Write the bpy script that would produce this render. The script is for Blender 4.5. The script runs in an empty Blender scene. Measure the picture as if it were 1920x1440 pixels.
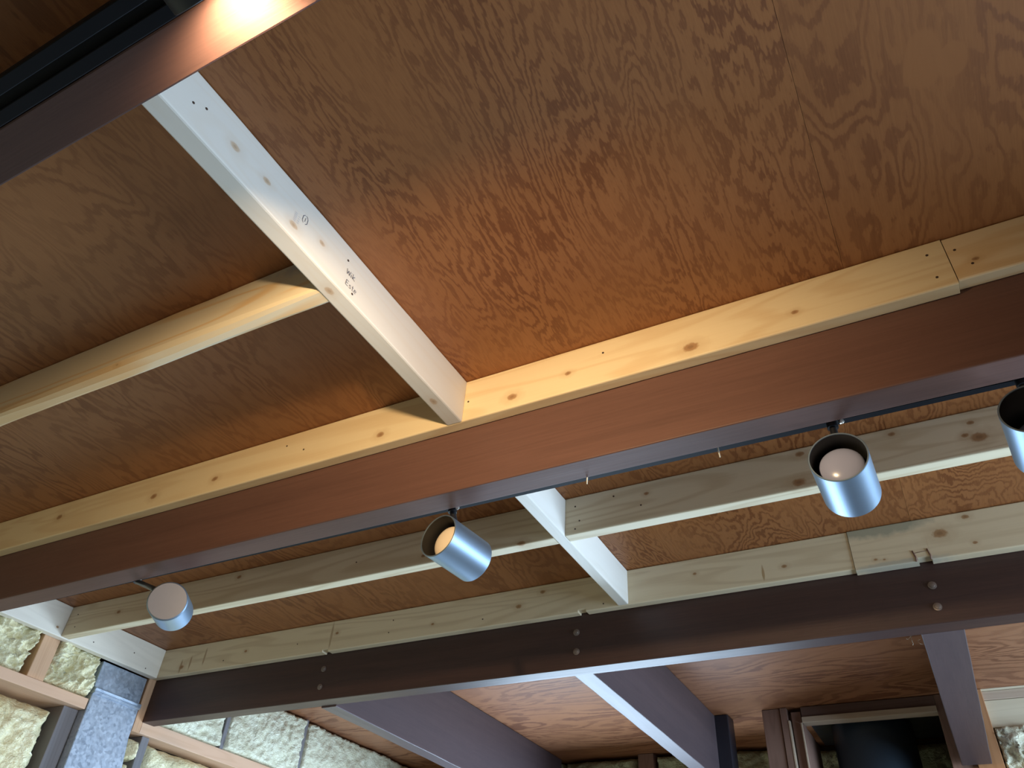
import bpy, bmesh, math, random
from mathutils import Vector, Matrix, noise as mnoise

scene = bpy.context.scene
col = scene.collection
ZC = 1.5            # camera height above the floor; every z below is written relative to the camera

# ---------------------------------------------------------------- camera, light, exposure
cam_d = bpy.data.cameras.new('camera')
cam = bpy.data.objects.new('camera', cam_d)
col.objects.link(cam)
Rm = (Matrix.Rotation(0.534087541, 3, 'Z') @ Matrix.Rotation(2.26021040, 3, 'X') @ Matrix.Rotation(0.0750518367, 3, 'Z'))
M4 = Rm.to_4x4()
M4.translation = Vector((0, 0, ZC))
cam.matrix_world = M4
cam_d.sensor_width = 36
cam_d.lens = 1446.4143 / 1920 * 36
cam_d.clip_start = 0.01
scene.camera = cam

scene.view_settings.view_transform = 'Standard'
scene.view_settings.look = 'None'
scene.view_settings.gamma = 1
scene.view_settings.use_curve_mapping = False
scene.view_settings.exposure = 0.0

world = bpy.data.worlds.new('world')
scene.world = world
world.use_nodes = True
world.node_tree.nodes['Background'].inputs[0].default_value = (0.55, 0.72, 1.0, 1)
world.node_tree.nodes['Background'].inputs[1].default_value = 0.25

def area_light(name, loc, aim, sx, sy, power, color, shape='RECTANGLE'):
    l = bpy.data.lights.new(name, 'AREA')
    l.shape = shape
    l.size = sx
    if shape in ('RECTANGLE', 'ELLIPSE'):
        l.size_y = sy
    l.energy = power
    l.color = color
    o = bpy.data.objects.new(name, l)
    col.objects.link(o)
    o.location = (loc[0], loc[1], loc[2] + ZC)
    o.rotation_euler = Vector(aim).to_track_quat('-Z', 'Y').to_euler()
    return o

DAY = (0.58, 0.78, 1.0)
area_light('daylight_right', (1.93, 1.75, 0.0), (-1, 0, 0), 2.0, .86, 112, DAY)      # in window_1
area_light('daylight_back', (-1.15, 3.20, -0.20), (0, -1, 0), 1.3, 1.0, 66, DAY)      # in window_2

# ---------------------------------------------------------------- material helpers
class NT:
    def __init__(self, name):
        self.m = bpy.data.materials.new(name)
        self.m.use_nodes = True
        self.t = self.m.node_tree
        self.b = self.t.nodes['Principled BSDF']
        self._tc = None
    def n(self, kind, **kw):
        nd = self.t.nodes.new(kind)
        for k, v in kw.items():
            setattr(nd, k, v)
        return nd
    def l(self, a, b):
        self.t.links.new(a, b)
    def put(self, sock, v):
        if hasattr(v, 'is_linked') or hasattr(v, 'links'):
            self.l(v, sock)
        else:
            sock.default_value = v
    def obj(self):
        if self._tc is None:
            self._tc = self.n('ShaderNodeTexCoord')
        return self._tc.outputs['Object']
    def mapping(self, scale, loc=(0, 0, 0), vec=None):
        mp = self.n('ShaderNodeMapping')
        mp.inputs['Scale'].default_value = scale
        mp.inputs['Location'].default_value = loc
        self.l(vec or self.obj(), mp.inputs['Vector'])
        return mp.outputs[0]
    def noise(self, vec, scale=1, detail=3, rough=.5, dist=0):
        nd = self.n('ShaderNodeTexNoise')
        nd.inputs['Scale'].default_value = scale
        nd.inputs['Detail'].default_value = detail
        nd.inputs['Roughness'].default_value = rough
        nd.inputs['Distortion'].default_value = dist
        self.l(vec, nd.inputs['Vector'])
        return nd.outputs['Fac']
    def math(self, op, a, b=None, c=None, clamp=False):
        nd = self.n('ShaderNodeMath', operation=op)
        nd.use_clamp = clamp
        self.put(nd.inputs[0], a)
        if b is not None:
            self.put(nd.inputs[1], b)
        if c is not None:
            self.put(nd.inputs[2], c)
        return nd.outputs[0]
    def ramp(self, fac, stops):
        nd = self.n('ShaderNodeValToRGB')
        el = nd.color_ramp.elements
        while len(el) < len(stops):
            el.new(0.5)
        for e, (p, c) in zip(el, stops):
            e.position = p
            e.color = (c, c, c, 1) if not hasattr(c, '__len__') else (*c, 1)
        self.l(fac, nd.inputs[0])
        return nd.outputs[0]
    def mix(self, fac, a, b, mode='MIX'):
        nd = self.n('ShaderNodeMix', data_type='RGBA', blend_type=mode)
        self.put(nd.inputs[0], fac)
        for s, v in ((nd.inputs[6], a), (nd.inputs[7], b)):
            if hasattr(v, '__len__') and not hasattr(v, 'links'):
                s.default_value = (*v, 1) if len(v) == 3 else v
            else:
                self.l(v, s)
        return nd.outputs[2]
    def bump(self, h, strength=.2, dist=.002):
        nd = self.n('ShaderNodeBump')
        nd.inputs['Strength'].default_value = strength
        nd.inputs['Distance'].default_value = dist
        self.l(h, nd.inputs['Height'])
        self.l(nd.outputs[0], self.b.inputs['Normal'])
    def done(self, color=None, rough=.5, metal=0, spec=.5, coat=0, coat_r=.2):
        if color is not None:
            s = self.b.inputs['Base Color']
            if hasattr(color, '__len__') and not hasattr(color, 'links'):
                s.default_value = (*color, 1)
            else:
                self.l(color, s)
        self.put(self.b.inputs['Roughness'], rough)
        self.b.inputs['Metallic'].default_value = metal
        self.b.inputs['Specular IOR Level'].default_value = spec
        self.b.inputs['Coat Weight'].default_value = coat
        self.b.inputs['Coat Roughness'].default_value = coat_r
        return self.m

def axis_scale(axis, along, across):
    s = [across] * 3
    s['XYZ'.index(axis)] = along
    return tuple(s)

def plywood(name, axis, seed, rings=16, light=(.36, .145, .058), dark=(.205, .066, .021), figure=1.0, plugs=(), amp=1.0, jag=.3):
    """rotary-cut fir veneer: contour lines of a stretched height field"""
    t = NT(name)
    off = (seed * 3.17, seed * 1.73, seed * .61)
    warp = t.noise(t.mapping(axis_scale(axis, 11, 22), off), 1, 2, .5)
    h = t.noise(t.mapping(axis_scale(axis, 1.5, 5.5), off), 1, 2.0, .5, .9)
    h = t.math('MULTIPLY_ADD', warp, .13 * figure, h)
    jg = t.noise(t.mapping(axis_scale(axis, 12, 80), off), 1, 3, .6)
    h = t.math('MULTIPLY_ADD', jg, .14 * jag, h)
    fine = t.noise(t.mapping(axis_scale(axis, 60, 190), off), 1, 2, .6)
    h2 = t.math('MULTIPLY_ADD', fine, .026 + .02 * jag, h)
    ph = t.math('MULTIPLY', h2, rings * 6.2832)
    s = t.math('MULTIPLY_ADD', t.math('SINE', ph), .5, .5)
    line = t.ramp(s, [(0, 0), (.5, .15), (.8, .9), (1, 1)])
    plain = t.noise(t.mapping(axis_scale(axis, 2.2, 7), (off[1], off[2], off[0])), 1, 2, .5)
    amt = t.ramp(plain, [(.32, .15), (.60, .85 * amp)])
    fib = t.noise(t.mapping(axis_scale(axis, 26, 520), off), 1, 3, .65)
    f = t.math('MULTIPLY', line, amt)
    f = t.math('MULTIPLY_ADD', t.math('SUBTRACT', fib, .5), .75, f)
    f = t.math('ADD', f, .12, clamp=True)
    for (px, py, rx, ry) in plugs:
        f = t.math('MULTIPLY', f, t.math('SUBTRACT', 1.0, t.math('MULTIPLY', spot(t, (px, py, -.006), (rx, ry, .05), .80, .93, 10), .85)))
    c = t.mix(f, light, dark)
    blot = t.noise(t.mapping(axis_scale(axis, 1.1, 3.4), (off[2], off[0], off[1])), 1, 3, .6)
    c = t.mix(t.ramp(blot, [(.35, 0), (.75, .5)]), c, t.mix(.5, c, dark))
    t.bump(f, .08, .0006)
    return t.done(c, t.math('MULTIPLY_ADD', f, .10, .40), spec=.45)

def pine(name, axis, seed, tint=(.80, .68, .47), late=(.64, .47, .27), knots=(), grain=1.0, stains_and_shade=(), kc=(.38, .215, .10), ks=.9):
    """fresh sawn softwood; knots = (x, y, z, r) in metres from the board's origin"""
    t = NT(name)
    off = (seed * 2.3, seed * 1.1, seed * .7)
    h = t.noise(t.mapping(axis_scale(axis, .9, 11), off), 1, 2, .5, .5)
    s = t.math('MULTIPLY_ADD', t.math('SINE', t.math('MULTIPLY', h, 9 * 6.2832)), .5, .5)
    s = t.ramp(s, [(0, 0), (.55, .1), (1, 1)])
    fib = t.noise(t.mapping(axis_scale(axis, 9, 380), off), 1, 2, .6)
    f = t.math('MULTIPLY', s, .42 * grain)
    f = t.math('MULTIPLY_ADD', t.math('SUBTRACT', fib, .5), .35, f, clamp=True)
    c = t.mix(f, tint, late)
    blot = t.noise(t.mapping(axis_scale(axis, 2.2, 12), off), 1, 3, .6)
    c = t.mix(t.ramp(blot, [(.4, 0), (.75, .35)]), c, t.mix(.55, c, late))
    for (kx, ky, kz, r, sc) in stains_and_shade:
        c = t.mix(spot(t, (kx, ky, kz), r, .55, .95, 60), c, sc)
    for (kx, ky, kz, r) in knots:
        rr = (r * 1.5 if axis == 'X' else r, r * 1.5 if axis == 'Y' else r, r)
        c = t.mix(t.math('MULTIPLY', spot(t, (kx, ky, kz), tuple(v * 2.6 for v in rr), .2, .95, 90), .45 * ks), c, tuple(.5 * (a + b) for a, b in zip(kc, late)))
        c = t.mix(t.math('MULTIPLY', spot(t, (kx, ky, kz), rr, .6, .95, 160), ks), c, kc)
        c = t.mix(t.math('MULTIPLY', spot(t, (kx, ky, kz), tuple(v * .45 for v in rr), .5, .95, 160), ks * .5), c, tuple(v * .55 for v in kc))
    t.bump(f, .12, .0006)
    return t.done(c, .58, spec=.3)

def spot(t, p, r, a, b, nscale):
    if not hasattr(r, '__len__'):
        r = (r, r, r)
    sub = t.n('ShaderNodeVectorMath', operation='SUBTRACT')
    t.l(t.obj(), sub.inputs[0]); sub.inputs[1].default_value = p
    mul = t.n('ShaderNodeVectorMath', operation='MULTIPLY')
    t.l(sub.outputs[0], mul.inputs[0]); mul.inputs[1].default_value = tuple(1 / v for v in r)
    ln = t.n('ShaderNodeVectorMath', operation='LENGTH')
    t.l(mul.outputs[0], ln.inputs[0])
    w = t.math('MULTIPLY_ADD', t.noise(t.obj(), nscale, 2), .5, t.math('SUBTRACT', ln.outputs['Value'], .25))
    return t.ramp(w, [(a, 1), (b, 0)])

def painted(name, axis, seed, base=(.115, .046, .029), alt=(.075, .030, .020), rough=.36, spec=.5):
    t = NT(name)
    off = (seed * 1.9, seed, seed * .3)
    n1 = t.noise(t.mapping(axis_scale(axis, 1.6, 26), off), 1, 4, .6, .3)
    fib = t.noise(t.mapping(axis_scale(axis, 10, 300), off), 1, 3, .6)
    f = t.math('MULTIPLY_ADD', fib, .5, t.math('MULTIPLY', n1, .6))
    c = t.mix(t.ramp(f, [(.35, 0), (.75, 1)]), base, alt)
    t.bump(f, .25, .0012)
    return t.done(c, t.math('MULTIPLY_ADD', n1, .14, rough - .07), spec=spec)

def plain(name, c, rough=.5, metal=0, spec=.5, var=.12, nscale=40):
    t = NT(name)
    nz = t.noise(t.obj(), nscale, 3, .6)
    cc = t.mix(nz, tuple(min(1, v * (1 + var)) for v in c), tuple(v * (1 - var) for v in c))
    return t.done(cc, rough, metal, spec)

def foam_mat(name, c, d, seed=0):
    t = NT(name)
    n1 = t.noise(t.mapping((1, 1, 1), (seed, 0, 0)), 14, 4, .6, .6)
    n2 = t.noise(t.obj(), 85, 3, .6, .4)
    cc = t.mix(t.ramp(n1, [(.35, 0), (.75, 1)]), c, d)
    n3 = t.noise(t.mapping((26, 26, 60)), 1, 3, .6, 1.5)
    t.bump(t.math('ADD', t.math('MULTIPLY_ADD', n1, .8, n2), n3), .65, .008)
    return t.done(cc, .30, spec=.5)

def galvanised():
    t = NT('galvanised_steel')
    v = t.n('ShaderNodeTexVoronoi')
    v.inputs['Scale'].default_value = 130
    t.l(t.obj(), v.inputs['Vector'])
    bw = t.n('ShaderNodeRGBToBW'); t.l(v.outputs['Color'], bw.inputs[0])
    n1 = t.noise(t.obj(), 30, 4, .65)
    c = t.mix(bw.outputs[0], (.34, .40, .49), (.50, .56, .65))
    c = t.mix(t.ramp(n1, [(.4, 0), (.8, .5)]), c, (.66, .72, .80))
    return t.done(c, t.math('MULTIPLY_ADD', bw.outputs[0], .2, .36), .65, .5)

def emitter(name, c, s):
    t = NT(name)
    t.b.inputs['Emission Color'].default_value = (*c, 1)
    t.b.inputs['Emission Strength'].default_value = s
    return t.done(c, .4)

M = {}
M['black'] = plain('black_metal', (.012, .013, .016), .38, .0, .5)
M['track'] = plain('matt_black_track', (.004, .005, .008), .6, .0, .12)
M['baffle'] = plain('black_baffle', (.018, .017, .016), .5)
M['housing'] = plain('satin_aluminium', (.24, .33, .44), .44, .85, .5, .05)
M['housing_dark'] = plain('satin_charcoal_metal', (.015, .016, .020), .45, .2, .4, .05)
M['cap'] = plain('grey_cap', (.20, .20, .22), .30, .2, .5, .05)
M['bulb'] = plain('frosted_bulb', (.40, .44, .64), .22, 0, .6, .03)
M['bulb_warm'] = plain('frosted_cream_bulb', (.86, .72, .54), .28, 0, .5, .03)
M['bulb_lit'] = emitter('lit_bulb', (1.0, .72, .42), 12)
M['nail'] = plain('rusty_nail', (.09, .06, .045), .5, .4)
M['chrome'] = plain('zinc', (.70, .68, .62), .3, .9)
M['steel'] = plain('dull_bolt', (.22, .18, .16), .45, .6)
M['galv'] = galvanised()
M['foam'] = foam_mat('cream_spray_foam', (.86, .80, .53), (.72, .62, .34))
M['foam_pale'] = foam_mat('pale_spray_foam', (.76, .75, .58), (.62, .60, .42), 3)
M['foam_grey'] = foam_mat('dull_green_spray_foam', (.36, .36, .22), (.22, .21, .12), 5)
M['stud_warm'] = pine('stud_wood', 'Z', 31, (.62, .38, .23), (.45, .25, .13), grain=.6)
M['stud_warm_y'] = pine('blocking_wood', 'Y', 32, (.66, .44, .30), (.50, .30, .18), grain=.6)
M['stud_grey'] = pine('dark_grey_stud_wood', 'Z', 33, (.20, .19, .20), (.13, .12, .12), grain=.6)  # dark grey version of the stud wood
M['stud_brown'] = pine('brown_stud_wood', 'Z', 34, (.22, .13, .10), (.15, .085, .06), grain=.8)
M['stud_orange'] = pine('orange_post_wood', 'Z', 35, (.40, .20, .09), (.27, .12, .05), grain=.8)
M['header_brown'] = pine('brown_header_wood', 'X', 36, (.14, .085, .07), (.09, .05, .04), grain=.8)
M['header_tan'] = pine('tan_header_wood', 'X', 37, (.46, .36, .27), (.34, .25, .18), grain=.6)
M['cream_board'] = pine('cream_board_wood', 'X', 38, (.62, .55, .40), (.48, .40, .27), grain=.5)
M['sheath'] = plain('sheathing_board', (.12, .085, .06), .8)
M['ink'] = plain('pencil_mark', (.16, .16, .19), .7)
M['ink_pale'] = plain('faded_ink', (.50, .50, .54), .7)
M['web'] = plain('cobweb_dust', (.75, .72, .6), .8)
M['post_dark'] = painted('navy_black_paint', 'Z', 7, (.018, .018, .026), (.012, .012, .018), .4)
M['flue'] = plain('flue_black', (.030, .045, .062), .42, .5, .6, .15, 12)
M['floor'] = plain('floor_concrete', (.26, .21, .16), .6, 0, .4, .12, 3)
M['wall'] = plain('warm_timber_wall', (.60, .40, .22), .7)
M['white_frame'] = plain('white_window_frame', (.75, .75, .73), .4)

# ---------------------------------------------------------------- mesh helpers
def tag(o, label=None, cat=None, group=None, kind=None):
    if label: o['label'] = label
    if cat: o['category'] = cat
    if group: o['group'] = group
    if kind: o['kind'] = kind
    return o

def V(x, y, z):
    return Vector((x, y, z + ZC))

def make(name, bm, mat, origin, parent=None, smooth=False):
    """bm holds world coordinates; the object's origin goes to `origin`"""
    origin = Vector(origin)
    bmesh.ops.translate(bm, verts=bm.verts[:], vec=-origin)
    bmesh.ops.recalc_face_normals(bm, faces=bm.faces[:])
    me = bpy.data.meshes.new(name)
    bm.to_mesh(me)
    bm.free()
    if smooth:
        for p in me.polygons:
            p.use_smooth = True
    me.materials.append(mat)
    o = bpy.data.objects.new(name, me)
    col.objects.link(o)
    o.location = origin
    if parent is not None:
        o.parent = parent
        o.location = origin - world_loc(parent)
    return o

def world_loc(o):
    p = Vector(o.location)
    while o.parent is not None:
        o = o.parent
        p += Vector(o.location)
    return p

def empty(name, origin):
    o = bpy.data.objects.new(name, None)
    o.empty_display_size = .05
    col.objects.link(o)
    o.location = Vector(origin)
    return o

def box(name, x0, x1, y0, y1, z0, z1, mat, parent=None, bev=.0015):
    bm = bmesh.new()
    bmesh.ops.create_cube(bm, size=1)
    c = V((x0 + x1) / 2, (y0 + y1) / 2, (z0 + z1) / 2)
    for v in bm.verts:
        v.co = Vector((v.co.x * (x1 - x0), v.co.y * (y1 - y0), v.co.z * (z1 - z0))) + c
    if bev:
        bmesh.ops.bevel(bm, geom=bm.edges[:], offset=bev, segments=1, affect='EDGES')
    return make(name, bm, mat, c, parent)

def lumber(name, axis, x0, x1, y0, y1, z0, z1, mat, parent=None, r=.0025, seg=24, wob=.0006, seed=0,
           wane=None, lift=None, stops=()):
    """board along an axis with eased, slightly uneven edges. wane(t)->(near/left bottom radius, far/right bottom radius);
    lift(s) raises the bottom edge at world coordinate s (notches); stops = extra cuts"""
    lo = {'X': x0, 'Y': y0, 'Z': z0}[axis]
    hi = {'X': x1, 'Y': y1, 'Z': z1}[axis]
    S = sorted(set([lo + (hi - lo) * i / seg for i in range(seg + 1)] + [s for s in stops if lo < s < hi]))
    if axis == 'X': a0, a1, b0, b1 = y0, y1, z0, z1
    elif axis == 'Y': a0, a1, b0, b1 = x0, x1, z0, z1
    else: a0, a1, b0, b1 = x0, x1, y0, y1
    bm = bmesh.new()
    loops = []
    for s in S:
        w1, w2 = (wane((s - lo) / (hi - lo)) if wane else (r, r))
        bb = b0 + (lift(s) if lift else 0)
        pts = []
        for (ca, cb, da, db, rr) in ((a0, bb, 1, 1, w1), (a1, bb, -1, 1, w2), (a1, b1, -1, -1, r), (a0, b1, 1, -1, r)):
            arc = []
            for k in range(3):
                th = math.pi / 2 * k / 2
                arc.append((ca + da * rr * (1 - math.sin(th)), cb + db * rr * (1 - math.cos(th))))
            if da * db < 0:
                arc.reverse()
            arc = arc if (da, db) in ((1, 1), (-1, -1)) else arc
            pts += arc
        # order the ring by angle so that it stays a simple loop
        ma, mb = (a0 + a1) / 2, (bb + b1) / 2
        pts.sort(key=lambda p: math.atan2((p[1] - mb) / (b1 - b0), (p[0] - ma) / (a1 - a0)))
        ring = []
        for (a, b) in pts:
            n = mnoise.noise(Vector((s * 9 + seed * 7.1, a * 60, b * 60))) * wob
            a += n; b += n * .6
            p = {'X': (s, a, b), 'Y': (a, s, b), 'Z': (a, b, s)}[axis]
            ring.append(bm.verts.new(V(*p)))
        loops.append(ring)
    k = len(loops[0])
    for A, B in zip(loops, loops[1:]):
        for i in range(k):
            bm.faces.new((A[i], A[(i + 1) % k], B[(i + 1) % k], B[i]))
    bm.faces.new(loops[0])
    bm.faces.new(loops[-1][::-1])
    return make(name, bm, mat, V((x0 + x1) / 2, (y0 + y1) / 2, (z0 + z1) / 2), parent)

def frame_of(axis):
    a = Vector(axis).normalized()
    u = a.orthogonal().normalized()
    return a, u, a.cross(u)

def lathe(name, profile, base, axis, mat, parent=None, n=48, smooth=True, origin=None, close=False):
    """profile of (radius, distance along axis) from base (world Vector)"""
    a, u, w = frame_of(axis)
    bm = bmesh.new()
    rings = []
    for (r, t) in profile:
        if r < 1e-6:
            rings.append([bm.verts.new(base + a * t)])
        else:
            rings.append([bm.verts.new(base + a * t + (u * math.cos(q) + w * math.sin(q)) * r)
                          for q in (2 * math.pi * i / n for i in range(n))])
    prs = list(zip(rings, rings[1:]))
    if close:
        prs.append((rings[-1], rings[0]))
    for A, B in prs:
        for i in range(n):
            j = (i + 1) % n
            if len(A) == 1 and len(B) == 1:
                continue
            if len(A) == 1: bm.faces.new((A[0], B[j], B[i]))
            elif len(B) == 1: bm.faces.new((A[i], A[j], B[0]))
            else: bm.faces.new((A[i], A[j], B[j], B[i]))
    o = make(name, bm, mat, origin if origin is not None else base, parent, smooth)
    if smooth:
        sharp(o)
    return o

def sharp(o, ang=35):
    bm = bmesh.new(); bm.from_mesh(o.data)
    for e in bm.edges:
        if len(e.link_faces) == 2 and e.calc_face_angle(0) > math.radians(ang):
            e.smooth = False
    bm.to_mesh(o.data); bm.free()

def tube(name, pts, r, mat, parent=None, n=10, origin=None):
    bm = bmesh.new()
    rings = []
    for i, p in enumerate(pts):
        d = (pts[min(i + 1, len(pts) - 1)] - pts[max(i - 1, 0)]).normalized()
        a, u, w = frame_of(d)
        rings.append([bm.verts.new(p + (u * math.cos(q) + w * math.sin(q)) * r) for q in (2 * math.pi * k / n for k in range(n))])
    for A, B in zip(rings, rings[1:]):
        for k in range(n):
            bm.faces.new((A[k], A[(k + 1) % n], B[(k + 1) % n], B[k]))
    bm.faces.new(rings[0]); bm.faces.new(rings[-1][::-1])
    return make(name, bm, mat, origin if origin is not None else pts[0], parent, True)

def foam(name, plane, u0, u1, v0, v1, base, bulge, mat, parent, seed=0, du=.012, rough=.012, edge=.05, back=.05, wr=1.0):
    """pillow of sprayed foam. plane 'X': u=y, depth towards +x; plane 'Y': u=x, depth towards -y"""
    nu = max(4, int((u1 - u0) / du)); nv = max(4, int((v1 - v0) / du))
    nu, nv = min(nu, 130), min(nv, 130)
    bm = bmesh.new()
    g = []
    for i in range(nu + 1):
        row = []
        for j in range(nv + 1):
            u = u0 + (u1 - u0) * i / nu
            v = v0 + (v1 - v0) * j / nv
            e = min(u - u0, u1 - u, v - v0, v1 - v)
            k = min(1, e / edge)
            fall = math.sqrt(max(0, 1 - (1 - k) ** 2))
            p = Vector((u * 9 + seed * 5.3, v * 9, seed * 2.1))
            nz = mnoise.fractal(p, .9, 2.1, 4) * rough
            p2 = Vector((u * 30 + seed, v * 34, seed * 1.3))
            rid = (1 - abs(mnoise.noise(p2 + Vector((nz * 90, nz * 60, 0))))) ** 3 * rough * .7
            p3 = Vector((u * 62 + seed * 3, v * 40 + u * 20, seed * .7))
            rid += (1 - abs(mnoise.noise(p3 + Vector((nz * 160, nz * 120, 0))))) ** 4 * rough * .45 * wr
            d = -back * (1 - fall) + bulge * fall + (nz + rid) * (.25 + .75 * fall)
            c = V(base + d, u, v) if plane == 'X' else V(u, base - d, v)
            row.append(bm.verts.new(c))
        g.append(row)
    for i in range(nu):
        for j in range(nv):
            bm.faces.new((g[i][j], g[i + 1][j], g[i + 1][j + 1], g[i][j + 1]))
    cu, cv = (u0 + u1) / 2, (v0 + v1) / 2
    o = make(name, bm, mat, V(base, cu, cv) if plane == 'X' else V(cu, base, cv), parent, True)
    # face the room
    me = o.data
    want = Vector((1, 0, 0)) if plane == 'X' else Vector((0, -1, 0))
    s = sum((p.normal.dot(want) for p in me.polygons))
    if s < 0:
        me.flip_normals()
    return o

# ---------------------------------------------------------------- measured heights and depths (metres, camera at 0,0,0)
H = .9               # plywood ceiling
ZL = .8085           # underside of the pale lumber
XW = -2.32           # room face of the left wall's studs
YB0, YB1, ZB = .9237, .9734, .6835    # middle beam
YC0, YC1, ZBC = 1.738, 1.788, .676    # beam with bolts
YA0, YA1 = .1287, .1763               # nearest beam
XL = XW + .002
XR = 1.98

# ---------------------------------------------------------------- setting
floor = tag(box('floor', -2.6, 2.1, -2.2, 3.5, -1.6, -1.5, M['floor'], bev=0), 'grey concrete floor below the beams', kind='structure')
ceiling = tag(box('ceiling', -2.6, 2.1, -2.2, 3.5, H + .014, H + .05, M['sheath'], bev=0), 'plywood ceiling above the beams', kind='structure')
seams = [-2.56, -1.993, -1.319, -.645, .029, .703, 1.377, 2.05]
bays = [(-2.1, .15, 1), (.15, .95, 2), (.95, 1.76, 3)]
rnd = random.Random(4)
LOOK = {(2, 3): (24, .7, .95), (2, 4): (17, 1.1, .75), (3, 3): (26, 1.5, 1.1), (3, 4): (26, 1.5, 1.1), (3, 2): (15, 1.2, .7), (2, 2): (18, 1.3, .6), (2, 1): (15, 1.2, .8), (2, 0): (15, 1.2, .8)}
PLUG = {(2, 4): [(.169 - .366, .605 - .55, .026, .045), (.20 - .366, .62 - .55, .020, .028)], (2, 3): [(-.473 + .308, .514 - .55, .012, .040)]}
for (ya, yb, bi) in bays:
    for i, (xa, xb) in enumerate(zip(seams, seams[1:])):
        rings, fig, amp = LOOK.get((bi, i), (16, 1.0, .8))
        k = rnd.uniform(.93, 1.07)
        m = plywood('fir_plywood', 'Y', bi * 3.3 + i * 1.9, rings, tuple(c * k for c in (.325, .130, .043)), tuple(c * k for c in (.165, .052, .0135)), fig, PLUG.get((bi, i), ()), amp, .75 if (bi, i) == (2, 3) else .35)
        box('plywood_panel', xa + .0002, xb - .0002, ya + .0002, yb - .0002, H, H + .012, m, ceiling, bev=0)
for i, (ya, yb) in enumerate([(1.761, 2.38), (2.381, 3.5)]):
    for j, (xa, xb) in enumerate([(-2.56, -1.0), (-1.0, .9), (.9, 2.05)]):
        m = plywood('fir_plywood', 'X', 21 + i * 2.7 + j * 1.3, 13, (.37, .165, .080), (.17, .060, .026), .6)
        box('plywood_panel', xa + .0002, xb - .0002, ya + .0002, yb - .0002, H, H + .012, m, ceiling, bev=0)

# left wall: sheathing, studs, blocking and foam
wl = tag(box('wall_left', -2.56, -2.47, -2.2, 3.5, -1.5, H, M['sheath'], bev=0), 'unfinished stud wall filled with cream spray foam', kind='structure')
def stud(y0, y1, z0, z1, mat='stud_warm', x0=-2.469, x1=XW, seed=0, parent=None):
    return lumber('stud', 'Z', x0, x1, y0, y1, z0, z1, M[mat], parent or wl, r=.002, seg=10, seed=seed)
stud(.75, .80, -1.49, .898, seed=1)
stud(1.312, 1.366, .686, .898, seed=2)
stud(1.712, 1.742, .643, .898, 'stud_warm', -2.469, XW, seed=3)
stud(1.478, 1.529, -1.49, .654, 'stud_grey', -2.469, XW - .03, seed=4)
stud(1.770, 1.800, -1.49, .643, 'stud_grey', -2.469, XW - .015, seed=5)
stud(2.086, 2.104, .685, .898, 'stud_grey', -2.469, XW - .004, seed=6)
stud(2.494, 2.512, .685, .898, 'stud_grey', -2.469, XW - .004, seed=7)
stud(2.43, 2.45, -1.49, .643, 'stud_grey', -2.469, XW - .015, seed=8)
lumber('blocking', 'Y', -2.469, XW, .80, 1.527, .655, .686, M['stud_warm_y'], wl, r=.002, seed=9)
lumber('blocking', 'Y', -2.42, XW, 1.742, 3.28, .644, .685, M['stud_warm_y'], wl, r=.002, seed=10)
FB = -2.385
foam('spray_foam', 'X', .80, 1.303, .687, .899, FB, .045, M['foam'], wl, 1, .004, .030, .014, .03)
foam('spray_foam', 'X', 1.366, 1.531, .687, .899, FB, .048, M['foam'], wl, 2, .003, .030, .014, .03)
foam('spray_foam', 'X', .80, 1.478, -.35, .652, FB - .06, .085, M['foam'], wl, 3, .008, .020, .07, .04)
foam('spray_foam', 'X', .80, 1.478, -1.49, -.35, FB - .06, .085, M['foam'], wl, 4, .03, .016, .07, .04)
foam('spray_foam', 'X', 1.742, 2.087, .687, .893, FB, .058, M['foam_pale'], wl, 5, .006, .012, .008, .02)
foam('spray_foam', 'X', 2.103, 2.495, .687, .896, FB, .060, M['foam_pale'], wl, 6, .006, .012, .008, .02)
foam('spray_foam', 'X', 2.511, 3.33, .687, .897, FB, .060, M['foam_pale'], wl, 7, .008, .012, .008, .02)
foam('spray_foam', 'X', 1.800, 2.43, -.35, .641, FB, .040, M['foam'], wl, 8, .012, .016, .05)
foam('spray_foam', 'X', 2.45, 3.33, -.35, .641, FB, .040, M['foam'], wl, 9, .014, .016, .05)
foam('spray_foam', 'X', 1.800, 3.33, -1.49, -.35, FB, .040, M['foam'], wl, 10, .04, .016, .05)
foam('spray_foam', 'X', 1.726, 1.772, .565, .632, FB + .01, .055, M['foam'], wl, 11, .004, .012, .024, .03)
foam('spray_foam', 'X', 1.728, 1.760, -.35, .560, FB, .045, M['foam'], wl, 12, .008, .014, .02, .03)
foam('spray_foam', 'X', -2.1, .75, -1.49, .895, FB, .04, M['foam'], wl, 13, .035, .016, .06)

# back wall (far left bay)
wb = tag(box('wall_back', -2.56, 2.1, 3.42, 3.5, -1.5, H, M['sheath'], bev=0), 'far back wall filled with dull foam between posts', kind='structure')
lumber('stud', 'Z', -1.213, -1.145, 3.32, 3.419, -1.49, .898, M['stud_brown'], wb, r=.002, seg=8, seed=12)
lumber('stud', 'Z', -.60, -.55, 3.32, 3.419, -1.49, .898, M['stud_brown'], wb, r=.002, seg=8, seed=13)
foam('spray_foam', 'Y', -1.56, -1.214, .50, .897, 3.37, .04, M['foam_grey'], wb, 21, .009, .02, .03)
foam('spray_foam', 'Y', -1.144, -.601, .50, .897, 3.37, .04, M['foam_grey'], wb, 22, .009, .02, .03)
foam('spray_foam', 'Y', -2.31, -1.56, .50, .897, 3.37, .04, M['foam_grey'], wb, 23, .012, .02, .03)
foam('spray_foam', 'Y', -.55, .05, .2, .880, 3.37, .03, M['foam_grey'], wb, 24, .012, .02, .03)

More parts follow.
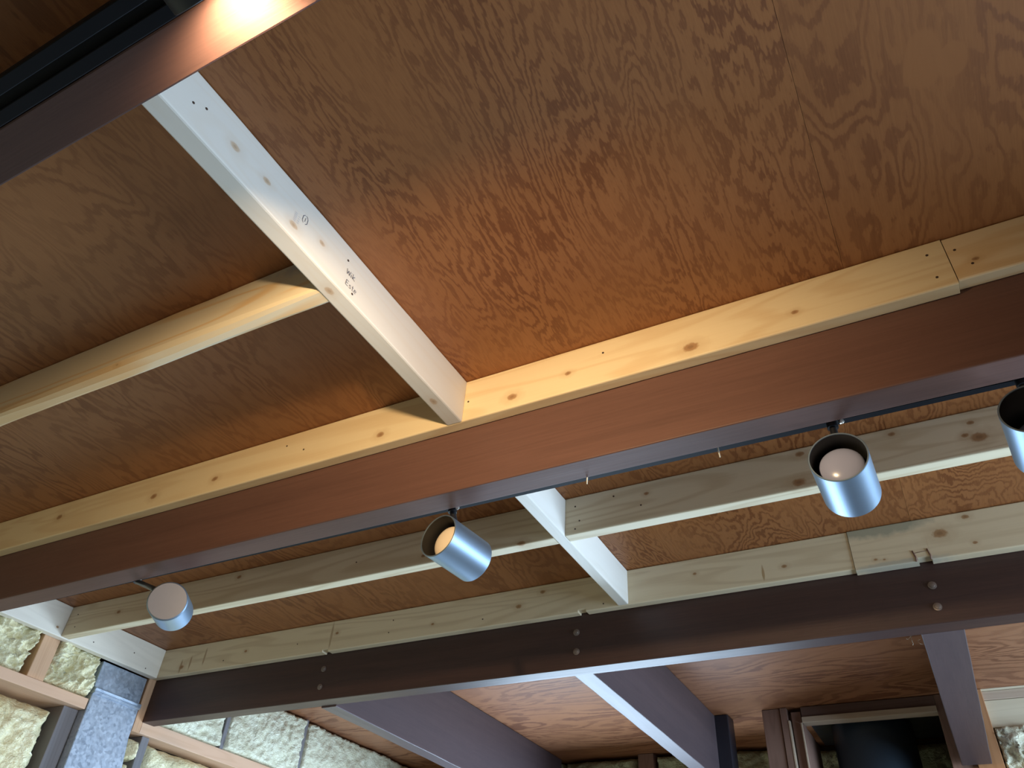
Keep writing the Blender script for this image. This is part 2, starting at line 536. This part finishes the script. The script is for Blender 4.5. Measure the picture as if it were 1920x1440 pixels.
# framed partition with the chimney opening at the right
wp = empty('wall_back_right', V(.3, 2.95, -1.5))
tag(wp, 'stud framing with a header around the dark flue opening', kind='structure')
def pz(x0, x1, y0, y1, z0, z1, mat, seed, nm='stud'):
    return lumber(nm, 'Z', x0, x1, y0, y1, z0, z1, M[mat], wp, r=.0015, seg=8, seed=seed)
pz(-.592, -.531, 2.90, 2.99, -1.5, .898, 'stud_brown', 41)
pz(-.529, -.506, 2.895, 2.99, -1.5, .898, 'stud_brown', 42)
pz(-.506, -.499, 2.893, 2.99, -1.5, .855, 'header_tan', 43, 'edge_strip')
pz(-.496, -.463, 2.91, 2.99, -1.5, .886, 'stud_brown', 44)
pz(-.463, -.457, 2.90, 3.17, -1.5, .842, 'stud_brown', 45, 'jamb_lining')
pz(-.4655, -.4595, 2.893, 2.90, -1.5, .845, 'header_tan', 46, 'edge_strip')
pz(-.039, .030, 2.90, 3.0, -1.5, .898, 'stud_brown', 47)
pz(.030, .100, 2.885, 3.0, -1.5, .898, 'stud_orange', 48)
lumber('header', 'X', -.459, -.039, 2.90, 2.94, .864, .898, M['header_brown'], wp, r=.0015, seed=51)
lumber('header_lit_edge', 'X', -.459, -.039, 2.893, 2.94, .845, .864, M['header_tan'], wp, r=.0015, seed=52)  # paler strip paints the lit lower edge of the header
lumber('header_board', 'X', .100, 2.1, 2.888, 2.94, .895, .8995, M['cream_board'], wp, r=.001, seed=53)
lumber('header_board', 'X', .100, 2.1, 2.898, 2.94, .868, .8945, M['header_tan'], wp, r=.0015, seed=54)
lumber('header_board', 'X', .100, 2.1, 2.902, 2.94, .786, .867, M['cream_board'], wp, r=.0015, seed=55)
foam('spray_foam', 'Y', .100, .70, .35, .787, 2.93, .03, M['foam_pale'], wp, 31, .006, .028, .006, .02)
foam('spray_foam', 'Y', .70, 2.0, .35, .787, 2.93, .03, M['foam_pale'], wp, 32, .03, .02, .02)
box('chase_dark_sheet', -.457, -.039, 2.941, 3.319, .880, .897, M['post_dark'], wp, bev=0)  # dark sheet added so the chase ceiling looks shaded
box('wall_panel', .03, 2.1, 2.94, 3.0, -1.5, .898, M['sheath'], wp, bev=0)

# the rest of the room, below and beside the frame, with the openings the daylight comes through
wr = empty('wall_right', V(2.05, 1, -1.5)); tag(wr, 'right wall with a wide daylight window', kind='structure')
box('wall_panel', 2.0, 2.1, -2.2, .70, -1.5, H, M['wall'], wr, bev=0)
box('wall_panel', 2.0, 2.1, 2.80, 3.5, -1.5, H, M['wall'], wr, bev=0)
box('wall_panel', 2.0, 2.1, .70, 2.80, .45, H, M['wall'], wr, bev=0)
box('wall_panel', 2.0, 2.1, .70, 2.80, -1.5, -.50, M['wall'], wr, bev=0)
w1 = empty('window_1', V(2.02, 1.75, -.5)); tag(w1, 'wide window in the right wall', kind='structure')
for (a, b, c, d) in ((.70, .76, -.50, .45), (2.74, 2.80, -.50, .45), (1.72, 1.78, -.50, .45), (.76, 2.74, -.50, -.44), (.76, 2.74, .39, .45)):
    box('window_frame', 1.99, 2.03, a, b, c, d, M['white_frame'], w1)
wn = tag(box('wall_near', -2.56, 2.1, -2.2, -2.1, -1.5, H, M['wall'], bev=0), 'plain wall behind the camera', kind='structure')
w2 = empty('window_2', V(-1.15, 3.3, -.76)); tag(w2, 'low window in the far back wall', kind='structure')
for (a, b, c, d) in ((-1.86, -1.80, -.76, .36), (-.50, -.44, -.76, .36), (-1.80, -.50, -.76, -.70), (-1.80, -.50, .30, .36)):
    box('window_frame', a, b, 3.22, 3.31, c, d, M['white_frame'], w2)

# ---------------------------------------------------------------- beams
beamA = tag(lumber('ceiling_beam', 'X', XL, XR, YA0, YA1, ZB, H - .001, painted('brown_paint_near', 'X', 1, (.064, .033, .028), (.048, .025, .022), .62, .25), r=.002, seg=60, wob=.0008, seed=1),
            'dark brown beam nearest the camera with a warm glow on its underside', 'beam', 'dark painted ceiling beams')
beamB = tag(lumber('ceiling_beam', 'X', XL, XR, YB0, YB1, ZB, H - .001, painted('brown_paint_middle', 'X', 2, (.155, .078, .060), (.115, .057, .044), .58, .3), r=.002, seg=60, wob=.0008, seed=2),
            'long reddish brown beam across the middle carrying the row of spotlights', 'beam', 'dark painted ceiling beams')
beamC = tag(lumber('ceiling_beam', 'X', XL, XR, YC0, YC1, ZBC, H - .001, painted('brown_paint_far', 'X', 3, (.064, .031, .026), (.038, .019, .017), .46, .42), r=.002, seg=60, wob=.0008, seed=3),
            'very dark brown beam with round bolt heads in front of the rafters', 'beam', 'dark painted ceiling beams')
for (x, z) in ((-.784, .7663), (-.784, .7173), (.0333, .7571), (.031, .7103), (-1.596, .7143), (-1.596, .766)):
    lathe('bolt_head', [(0, -.001), (.0085, -.001), (.0085, .0018), (.0055, .0025), (.005, .0045), (0, .0055)], V(x, YC0, z), (0, -1, 0), M['steel'], beamC, 20)

# ---------------------------------------------------------------- pale lumber
TIN = (.80, .66, .42); LAT = (.66, .46, .24)
def K(cx, cy, cz, pts):
    return [(x - cx, y - cy, z - cz, r) for (x, y, z, r) in pts]
def nails(parent, pts, axis):
    for (x, y, z) in pts:
        lathe('nail_head', [(0, -.0005), (.0019, -.0005), (.0019, .0006), (0, .0007)], V(x, y, z), axis, M['nail'], parent, 10)

LUM = 'pale framing lumber'
# ledger along the middle beam
x0, x1 = XL, .160
c = ((x0 + x1) / 2, .912, .854)
k = K(*c, [(-.2129, .9, .830, .010), (-.4241, .9, .849, .005), (-.5303, .9, .8325, .008), (-.0522, .9, .8406, .0045), (-.81, .9, .832, .007), (-1.2366, .9, .84, .007), (-1.42, .9, .84, .008), (-1.75, .9, .86, .008)])
ledB = tag(lumber('ledger_board', 'X', x0, x1, .9, YB0 - .0005, ZL, H - .0005, pine('pine_ledger', 'X', 1, TIN, LAT, k), seg=80, seed=11),
           'long warm-lit pale board nailed along the middle beam', 'board', LUM)
nails(ledB, [(.1384, .9, .8292), (.1375, .9, .8754), (-.36, .9, .872), (-.62, .9, .85), (-1.0, .9, .85), (-1.05, .9, .872)], (0, -1, 0))
c = (1.07, .912, .857)
ledB2 = tag(lumber('ledger_board', 'X', .1615, XR, .902, YB0 - .0005, ZL + .006, H - .0005, pine('pine_ledger_end', 'X', 2, (.80, .63, .40), (.68, .45, .22), K(*c, [(.19, .902, .845, .004)]), grain=1.5), seg=60, seed=12),
            'short end board butted against the right end of the middle ledger', 'board', LUM)
nails(ledB2, [(.172, .902, .872), (.185, .902, .838)], (0, -1, 0))
# front cross block
c = (-.6445, .552, .854)
k = K(*c, [(-.629, .4525, .8302, .0065), (-.629, .5085, .8512, .005), (-.645, .5602, ZL, .007), (-.629, .33, .85, .007), (-.629, .39, .852, .006), (-.645, .845, ZL, .007)])
b1 = tag(lumber('blocking_board', 'Y', -.6605, -.6285, YA1 + .0005, .8995, ZL, H - .0005, pine('pine_cross_front', 'Y', 3, (.72, .69, .62), (.68, .60, .48), k, .55, kc=(.50, .34, .20), ks=.7), seg=60, seed=13,
                r=.003), 'white pine cross block with pencilled writing between the two front beams', 'board', LUM)
nails(b1, [(-.6285, .245, .846), (-.6285, .262, .858), (-.6285, .575, .822), (-.6285, .55, .871)], (1, 0, 0))
# long block at the left, rough edged
def wane2(t):
    return (.004 + .011 * (.5 + .5 * math.sin(t * 9 + 1)), .003 + .004 * (.5 + .5 * math.sin(t * 23)))
c = (-1.49, .553, .856)
b2 = tag(lumber('blocking_board', 'X', XL, -.661, .537, .567, .810, H - .0008, pine('pine_waney', 'X', 4, (.76, .66, .47), (.72, .46, .20), K(*c, [(-1.1, .537, .82, .004)]), 1.7,
                stains_and_shade=[(.82, -.01, .035, (.10, .05, .03), (.50, .49, .45))]), seg=90, seed=14, wob=.0016, wane=wane2),  # grey spot paints the writing block's shadow on the right end
         'rough edged yellow board meeting the left side of the writing block', 'board', LUM)
# row between the middle beam and the bolted beam
DT = (.78, .70, .51); DL = (.56, .44, .26)
c = (-1.475, 1.357, .854)
d1 = tag(lumber('blocking_board', 'X', -2.2885, -.6615, 1.342, 1.372, ZL, H - .0006, pine('pine_row_left', 'X', 5, DT, DL, K(*c, [(-2.06, 1.342, .85, .006), (-1.6, 1.342, .88, .006), (-.74, 1.342, .81, .008), (-1.0, 1.342, .83, .005)]), 1.1), seg=70, seed=15),
         'pale board behind the two left spotlights with a bright white underside', 'board', LUM)
nails(d1, [(-2.24, 1.342, .83), (-2.25, 1.342, .87), (-1.2, 1.342, .85)], (0, -1, 0))
c = (.67, 1.357, .854)
d2 = tag(lumber('blocking_board', 'X', -.6335, XR, 1.342, 1.372, ZL, H - .0006, pine('pine_row_right', 'X', 6, DT, DL, K(*c, [(-.1463, 1.342, .8232, .010), (-.1348, 1.342, .885, .007), (.1653, 1.342, .841, .011), (.145, 1.342, .8502, .005), (.161, 1.342, .8739, .005), (.032, 1.342, .885, .005), (-.45, 1.342, .87, .0045)]), 1.2), seg=70, seed=16),
         'pale knotty board behind the two right spotlights', 'board', LUM)
nails(d2, [(-.61, 1.342, .875), (-.60, 1.342, .838), (-.61, 1.342, .82), (-.52, 1.342, .88), (-.46, 1.342, .845)], (0, -1, 0))
c = (-.6475, 1.343, .854)
b3 = tag(lumber('blocking_board', 'Y', -.661, -.634, YB1 + .0005, 1.7135, ZL, H - .0007, pine('pine_cross_mid', 'Y', 7, (.84, .82, .76), (.72, .68, .58), K(*c, [(-.65, 1.0, ZL, .005), (-.634, 1.15, .86, .004)]), .5), seg=50, seed=17),
         'white cross block splitting the row of boards behind the spotlights', 'board', LUM)
c = (-2.3045, 1.343, .854)
b4 = tag(lumber('blocking_board', 'Y', -2.319, -2.290, YB1 + .0005, 1.7135, ZL - .003, H - .0007, pine('pine_cross_wall', 'Y', 8, (.86, .80, .68), (.66, .60, .50), K(*c, [(-2.29, 1.32, .83, .004)]), .5), seg=50, seed=18),
         'white board running along the top of the foam filled left wall', 'board', LUM)
nails(b4, [(-2.29, 1.22, .87), (-2.29, 1.45, .83), (-2.29, 1.6, .85), (-2.29, 1.66, .82)], (1, 0, 0))
# ledger along the bolted beam
CT = (.76, .66, .47); CL = (.56, .44, .28)
def liftC(s):
    for n in (-1.595, -.77):
        if n < s < n + .022: return .006
    return 0
c = (-1.2, 1.726, .854)
k = K(*c, [(-.2409, 1.714, .842, .005), (-2.175, 1.714, .831, .008), (-1.54, 1.714, .86, .005), (-1.2, 1.714, .84, .004), (-.93, 1.714, .85, .007), (-.86, 1.714, .88, .006), (-1.9, 1.714, .85, .005), (-.45, 1.714, .86, .004)])
ledC = tag(lumber('ledger_board', 'X', XL, -.1055, 1.714, YC0 - .0005, ZL - .001, H - .0006, pine('pine_ledger_far', 'X', 9, CT, CL, k, 1.1,
                  stains_and_shade=[(-2.19 + 1.21, -.012, -.02, (.006, .02, .026), (.42, .30, .18)), (-2.15 + 1.21, -.012, -.012, (.005, .02, .030), (.46, .33, .2)), (-2.09 + 1.21, -.012, .0, (.005, .02, .036), (.48, .35, .22)), (-1.57 + 1.21, -.012, .0, (.005, .02, .05), (.50, .38, .24)), (-.30 + 1.21, -.012, -.02, (.004, .02, .026), (.46, .33, .18))]), seg=80, seed=19,
                  lift=liftC, stops=[-1.5951, -1.5949, -1.5731, -1.5729, -.7701, -.7699, -.7481, -.7479]),
           'long pale board along the top of the bolted dark beam', 'board', LUM)
nails(ledC, [(-2.0, 1.714, .83), (-1.7, 1.714, .845), (-1.35, 1.714, .87), (-1.36, 1.714, .835), (-1.05, 1.714, .83), (-.70, 1.714, .82)], (0, -1, 0))
def liftC2(s):
    return .0075 if .022 < s < .048 else 0
c = (.9375, 1.725, .852)
k = K(*c, [(.077, 1.712, .8591, .012), (.1333, 1.712, .8872, .006), (.135, 1.712, .826, .004), (-.06, 1.712, .823, .0035), (-.043, 1.712, .82, .0025)])
ledC2 = tag(lumber('ledger_board', 'X', -.1045, XR, 1.712, YC0 - .0005, ZL - .006, H - .0006, pine('pine_ledger_stained', 'X', 10, (.74, .63, .44), CL, k, .8,
                   stains_and_shade=[(-.98, -.013, .046, (.13, .05, .030), (.40, .38, .28)), (-.95, -.013, -.047, (.12, .05, .012), (.50, .46, .36))]), seg=90, seed=20,
                   lift=liftC2, stops=[.0219, .0221, .0479, .0481]),
            'grey stained board with a saw-cut mark at the right of the bolted beam', 'board', LUM)
for (x, dx) in ((.0185, .006), (.0470, .006)):
    tube('saw_cut', [V(x - .001, 1.7118, .803), V(x, 1.7116, .812), V(x - dx * .6, 1.7116, .828)], .0016, M['stud_brown'], ledC2, 6)
tube('saw_cut', [V(.016, 1.7118, .822), V(.043, 1.7118, .824)], .0005, M['stud_brown'], ledC2, 5)

# pencil writing and grade stamp on the front cross block
def strokes(name, lines, mat, r, y, z, s, shear=0):
    bm = bmesh.new()
    for ln in lines:
        pts = [V(-.6284, y + (u + shear * v) * s, z + v * s) for (u, v) in ln]
        for p, q in zip(pts, pts[1:]):
            d = (q - p)
            nrm = Vector((0, -d.z, d.y)).normalized() * r
            bm.faces.new([bm.verts.new(a + Vector((.0003, 0, 0))) for a in (p - nrm, q - nrm, q + nrm, p + nrm)])
    return make(name, bm, mat, V(-.6284, y, z), b1)
strokes('pencil_writing', [[(0, 1), (.2, 0), (.45, .8), (.7, 0), (.9, 1)], [(1.15, .6), (1.15, 0)], [(1.13, .95), (1.18, .85)], [(1.5, 1.1), (1.5, 0)], [(2.0, .8), (1.5, .3), (2.1, 0)]],
        M['ink'], .0006, .553, .847, .0095)
strokes('pencil_writing', [[(.7, 1), (.1, 1), (.1, 0), (.7, 0)], [(.1, .5), (.6, .5)], [(1.3, .6), (1.0, .6), (1.0, .35), (1.3, .3), (1.3, 0), (.95, 0)],
        [(1.75, 1.0), (1.75, 0), (1.95, 0)], [(1.55, .65), (1.95, .65)], [(2.2, .35), (2.65, .35), (2.6, .65), (2.25, .65), (2.2, .1), (2.6, 0)]],
        M['ink'], .0005, .556, .827, .0095)
strokes('grade_stamp', [[(.3, 1.6), (0, 1.25), (0, .35), (.3, 0)], [(.45, 1.6), (.75, 1.6)], [(.75, 1.6), (1.0, 1.2), (1.0, .35), (.7, 0)], [(.5, 1.2), (.5, .4)]],
        M['ink'], .0005, .449, .850, .0098)
strokes('grade_stamp', [[(0, v), (.5, v)] for v in (0, .3, .6, .9, 1.2, 1.5)] + [[(.7, v), (1.1, v)] for v in (.1, .5, .9, 1.3)],
        M['ink_pale'], .0005, .434, .838, .0105)

# ---------------------------------------------------------------- rafters behind the bolted beam
def rafter(xa, xb, ya, yb, z0, seed, label):
    return tag(lumber('rafter', 'Y', xa, xb, ya, yb, z0, H - .001, painted('brown_paint_rafter', 'Y', seed, (.100, .072, .077), (.075, .054, .060), .46), r=.002, seg=40, wob=.0009, seed=seed),
               label, 'rafter', 'rafters behind the bolted beam')
rafter(-1.62, -1.566, YC1 + .0005, 3.318, .672, 61, 'purple-brown rafter closest to the pale foam wall')
rafter(-.815, -.763, YC1 + .0005, 2.905, .679, 62, 'purple-brown rafter in the middle, ending against the dark post')
rafter(-.0137, .0687, YC1 + .004, 2.872, .678, 63, 'wide purple-brown rafter in front of the black flue pipe')

# dark post under the middle rafter's end
tag(lumber('post', 'Z', -.80, -.715, 2.907, 2.985, -1.5, .897, M['post_dark'], r=.003, seg=10, seed=70), 'black post at the end of the middle rafter', 'post')

# black flue pipe in the framed opening
fl = empty('flue_pipe', V(-.262, 3.09, -1.5)); tag(fl, 'black round flue pipe inside the framed opening', 'flue pipe')
lathe('pipe_section', [(0, 0), (.128, 0), (.128, 2.05), (0, 2.05)], V(-.262, 3.09, -1.5), (0, 0, 1), M['flue'], fl, 48)
lathe('pipe_section', [(0, 0), (.131, 0), (.134, .006), (.131, .012), (.131, .325), (0, .325)], V(-.262, 3.09, .545), (0, 0, 1), M['flue'], fl, 48)

# ---------------------------------------------------------------- galvanised duct on the left wall
du = empty('air_duct', V(-2.37, 1.62, -1.5)); tag(du, 'spangled galvanised metal duct rising against the left wall', 'duct')
def duct_part(name, sec, parent=du):
    bm = bmesh.new(); L = []
    for (xf, ya, yb, z) in sec:
        L.append([bm.verts.new(V(*p)) for p in ((-2.44, ya, z), (xf, ya, z), (xf, yb, z), (-2.44, yb, z))])
    for A, B in zip(L, L[1:]):
        for i in range(4):
            bm.faces.new((A[i], A[(i + 1) % 4], B[(i + 1) % 4], B[i]))
    bm.faces.new(L[0]); bm.faces.new(L[-1][::-1])
    bmesh.ops.bevel(bm, geom=bm.edges[:], offset=.0015, segments=2, affect='EDGES')
    return make(name, bm, M['galv'], V(-2.37, 1.62, sec[0][3]), parent)
duct_part('lower_section', [(-2.316, 1.5315, 1.727, -1.5), (-2.316, 1.5315, 1.727, .50), (-2.317, 1.5305, 1.7085, .62), (-2.318, 1.5305, 1.7085, .704)])
duct_part('seam_band', [(-2.314, 1.5295, 1.709, .704), (-2.308, 1.5295, 1.7095, .709), (-2.312, 1.5295, 1.7095, .714), (-2.308, 1.5295, 1.7095, .719), (-2.316, 1.5295, 1.709, .724)])
duct_part('upper_section', [(-2.324, 1.5325, 1.7075, .724), (-2.326, 1.5325, 1.7075, .804)])

# ---------------------------------------------------------------- light tracks
def track(name_label, x0, x1, y0, y1, z0, z1, tilt=0.0):
    t = empty('light_track', V((x0 + x1) / 2, (y0 + y1) / 2, z0))
    tag(t, name_label, 'light track', 'black lighting tracks')
    def bar(nm, a, b, c, d, m):
        bm = bmesh.new()
        P = []
        for x in (x0, x1):
            dz = tilt * (x1 - x)
            P.append([bm.verts.new(V(x, *q[:1], q[1] + dz)) for q in ((a, c), (b, c), (b, d), (a, d))])
        for i in range(4):
            bm.faces.new((P[0][i], P[0][(i + 1) % 4], P[1][(i + 1) % 4], P[1][i]))
        bm.faces.new(P[0]); bm.faces.new(P[1][::-1])
        bmesh.ops.bevel(bm, geom=bm.edges[:], offset=.0008, segments=1, affect='EDGES')
        return make(nm, bm, m, V((x0 + x1) / 2, (a + b) / 2, (c + d) / 2), t)
    w = y1 - y0
    bar('track_body', y0, y1, z0 + .006, z1, M['track'])
    bar('track_lip', y0, y0 + w * .36, z0, z0 + .0058, M['track'])
    bar('track_lip', y1 - w * .36, y1, z0, z0 + .0058, M['track'])
    return t
trA = track('black light track beside the nearest beam', -2.2, 1.8, YA0 - .036, YA0 - .0005, ZB - .0005, ZB + .02)
trB = track('black light track behind the lower edge of the middle beam', -2.2, 1.8, YB1 + .0005, YB1 + .036, .693, .716, .0042)

# ---------------------------------------------------------------- spotlights
R0, LEN = .0385, .098
def spotlight(rim, axis, mount, label, housing='housing', bulb='bulb', shutter=True, recess=.016, arm_t=.5):
    """rim = centre of the open end, axis points out of the opening, mount = point on the track"""
    a = Vector(axis).normalized()
    rim = V(*rim); mount = V(*mount)
    root = empty('spotlight', mount); tag(root, label, 'spotlight', 'cylinder spotlights on the tracks')
    back = rim - a * LEN
    w = .0022
    lathe('housing', [(0, .0), (R0 - .002, .0), (R0, .002), (R0, LEN - .0006), (R0 - .0006, LEN), (R0 - w, LEN), (R0 - w, LEN - .004)], back, a, M[housing], root, 56)
    lathe('baffle', [(R0 - w - .0002, LEN - .0015), (R0 - w - .0002, .03), (0, .03)], back, a, M['baffle'], root, 48)
    br = .030
    t0 = LEN - recess
    prof = [(.013, .032), (.014, .045), (.024, t0 - .022), (br, t0 - .012)]
    for i in range(1, 9):
        th = math.pi / 2 * i / 8
        prof.append((br * math.cos(th), t0 - .012 + .012 * math.sin(th)))
    prof[-1] = (0, t0)
    lathe('bulb', prof, back, a, M[bulb], root, 40)
    # arm from the track to the side of the housing that faces it
    mid = rim - a * LEN * arm_t
    d = mount - mid
    side = (d - a * d.dot(a)).normalized()
    q = mid + side * (R0 + .001)
    tube('arm', [mount + Vector((0, 0, -.001)), mount + Vector((0, 0, -.010)), q + side * .012, q], .0055, M['black'], root, 12)
    lathe('pivot_collar', [(0, -.004), (.010, -.004), (.010, .004), (0, .005)], q, side, M['black'], root, 20)
    kn = mount + Vector((.012, -.004, -.008))
    lathe('adapter', [(0, 0), (.008, 0), (.008, .012), (0, .012)], mount + Vector((0, 0, -.0130)), (0, 0, 1), M['black'], root, 16)
    lathe('knob', [(0, 0), (.0035, 0), (.0035, .004), (0, .005)], kn, (0.6, -.7, -.3), M['chrome'], root, 12)
    return root

ax1 = Vector((-.6704, .7259, .1535))
near1 = Vector((-1.3231, .9544, .606))
s1 = spotlight(near1 + ax1 * LEN, ax1, (-1.503, .9945, .7055), 'pale blue spotlight turned away, showing its flat grey end cap', bulb='bulb')
lathe('end_cap', [(0, -.0012), (R0 - .0028, -.0012), (R0 - .002, 0), (0, .0008)], V(*near1), ax1, M['cap'], s1, 48)
spotlight((-.6778, .9417, .6151), (-.1638, -.9855, .0434), (-.691, .9945, .7025), 'steel spotlight with a cream bulb, second from the left', bulb='bulb_warm')
spotlight((-.0455, .941, .6041), (-.0138, -.9997, .0203), (-.0449, .9945, .700), 'steel spotlight with a shiny white bulb facing the camera', bulb='bulb')
spotlight((.1852, .9417, .6154), (-.1103, -.9862, .1232), (.1955, .9945, .699), 'dark-mouthed spotlight cut off by the right edge', bulb='bulb', recess=.05)
axA = Vector((0, .99, -.12)).normalized()
sA = spotlight((-.384, .1180, .6425), axA, (-.384, .1105, ZB - .0005), 'lit black spotlight on the nearest beam at the top edge', 'housing_dark', 'bulb_lit', recess=.024)
pA = Vector((-.384, .1180, .6425)) - axA * .012 + Vector((.008, 0, .011))
area_light('spotlight_spill', pA, axA, .032, .032, .15, (1.0, .62, .30), 'DISK')
sl = bpy.data.lights.new('spotlight_beam', 'SPOT')
sl.energy = 35
sl.color = (1.0, .72, .42)
sl.spot_size = math.radians(140)
sl.spot_blend = 1.0
sl.shadow_soft_size = .017
slo = bpy.data.objects.new('spotlight_beam', sl)
col.objects.link(slo)
slo.location = pA + axA * .002 + Vector((0, 0, ZC))
slo.rotation_euler = Vector((-.36, .92, -.10)).to_track_quat('-Z', 'Y').to_euler()

# ---------------------------------------------------------------- small bits
def tie(x, y, z, dx, label):
    p = [V(x, y, z + .003), V(x + dx * .3, y + .001, z - .006), V(x + dx, y + .003, z - .017)]
    o = tube('cable_tie', p, .0011, M['web'], None, 6)
    return tag(o, label, 'cable tie')
tie(-.4208, .972, .690, -.002, 'tiny pale tie end hanging from the track above the white cross block')
tie(-.2107, .986, .694, .001, 'tiny pale tie end hanging from the track left of the white bulb')
cw = empty('cobweb', V(-.04, 1.92, .70)); tag(cw, 'wispy pale cobweb scrap beside the wide rafter', 'cobweb')
rr = random.Random(9)
for i in range(9):
    p = V(-.015 - rr.random() * .035, 1.80 + rr.random() * .10, .70)
    pts = [p]
    for j in range(4):
        p = p + Vector((rr.uniform(-.006, .006), rr.uniform(-.008, .008), rr.uniform(-.006, .003)))
        pts.append(p)
    tube('strand', pts, .0004, M['web'], cw, 5)
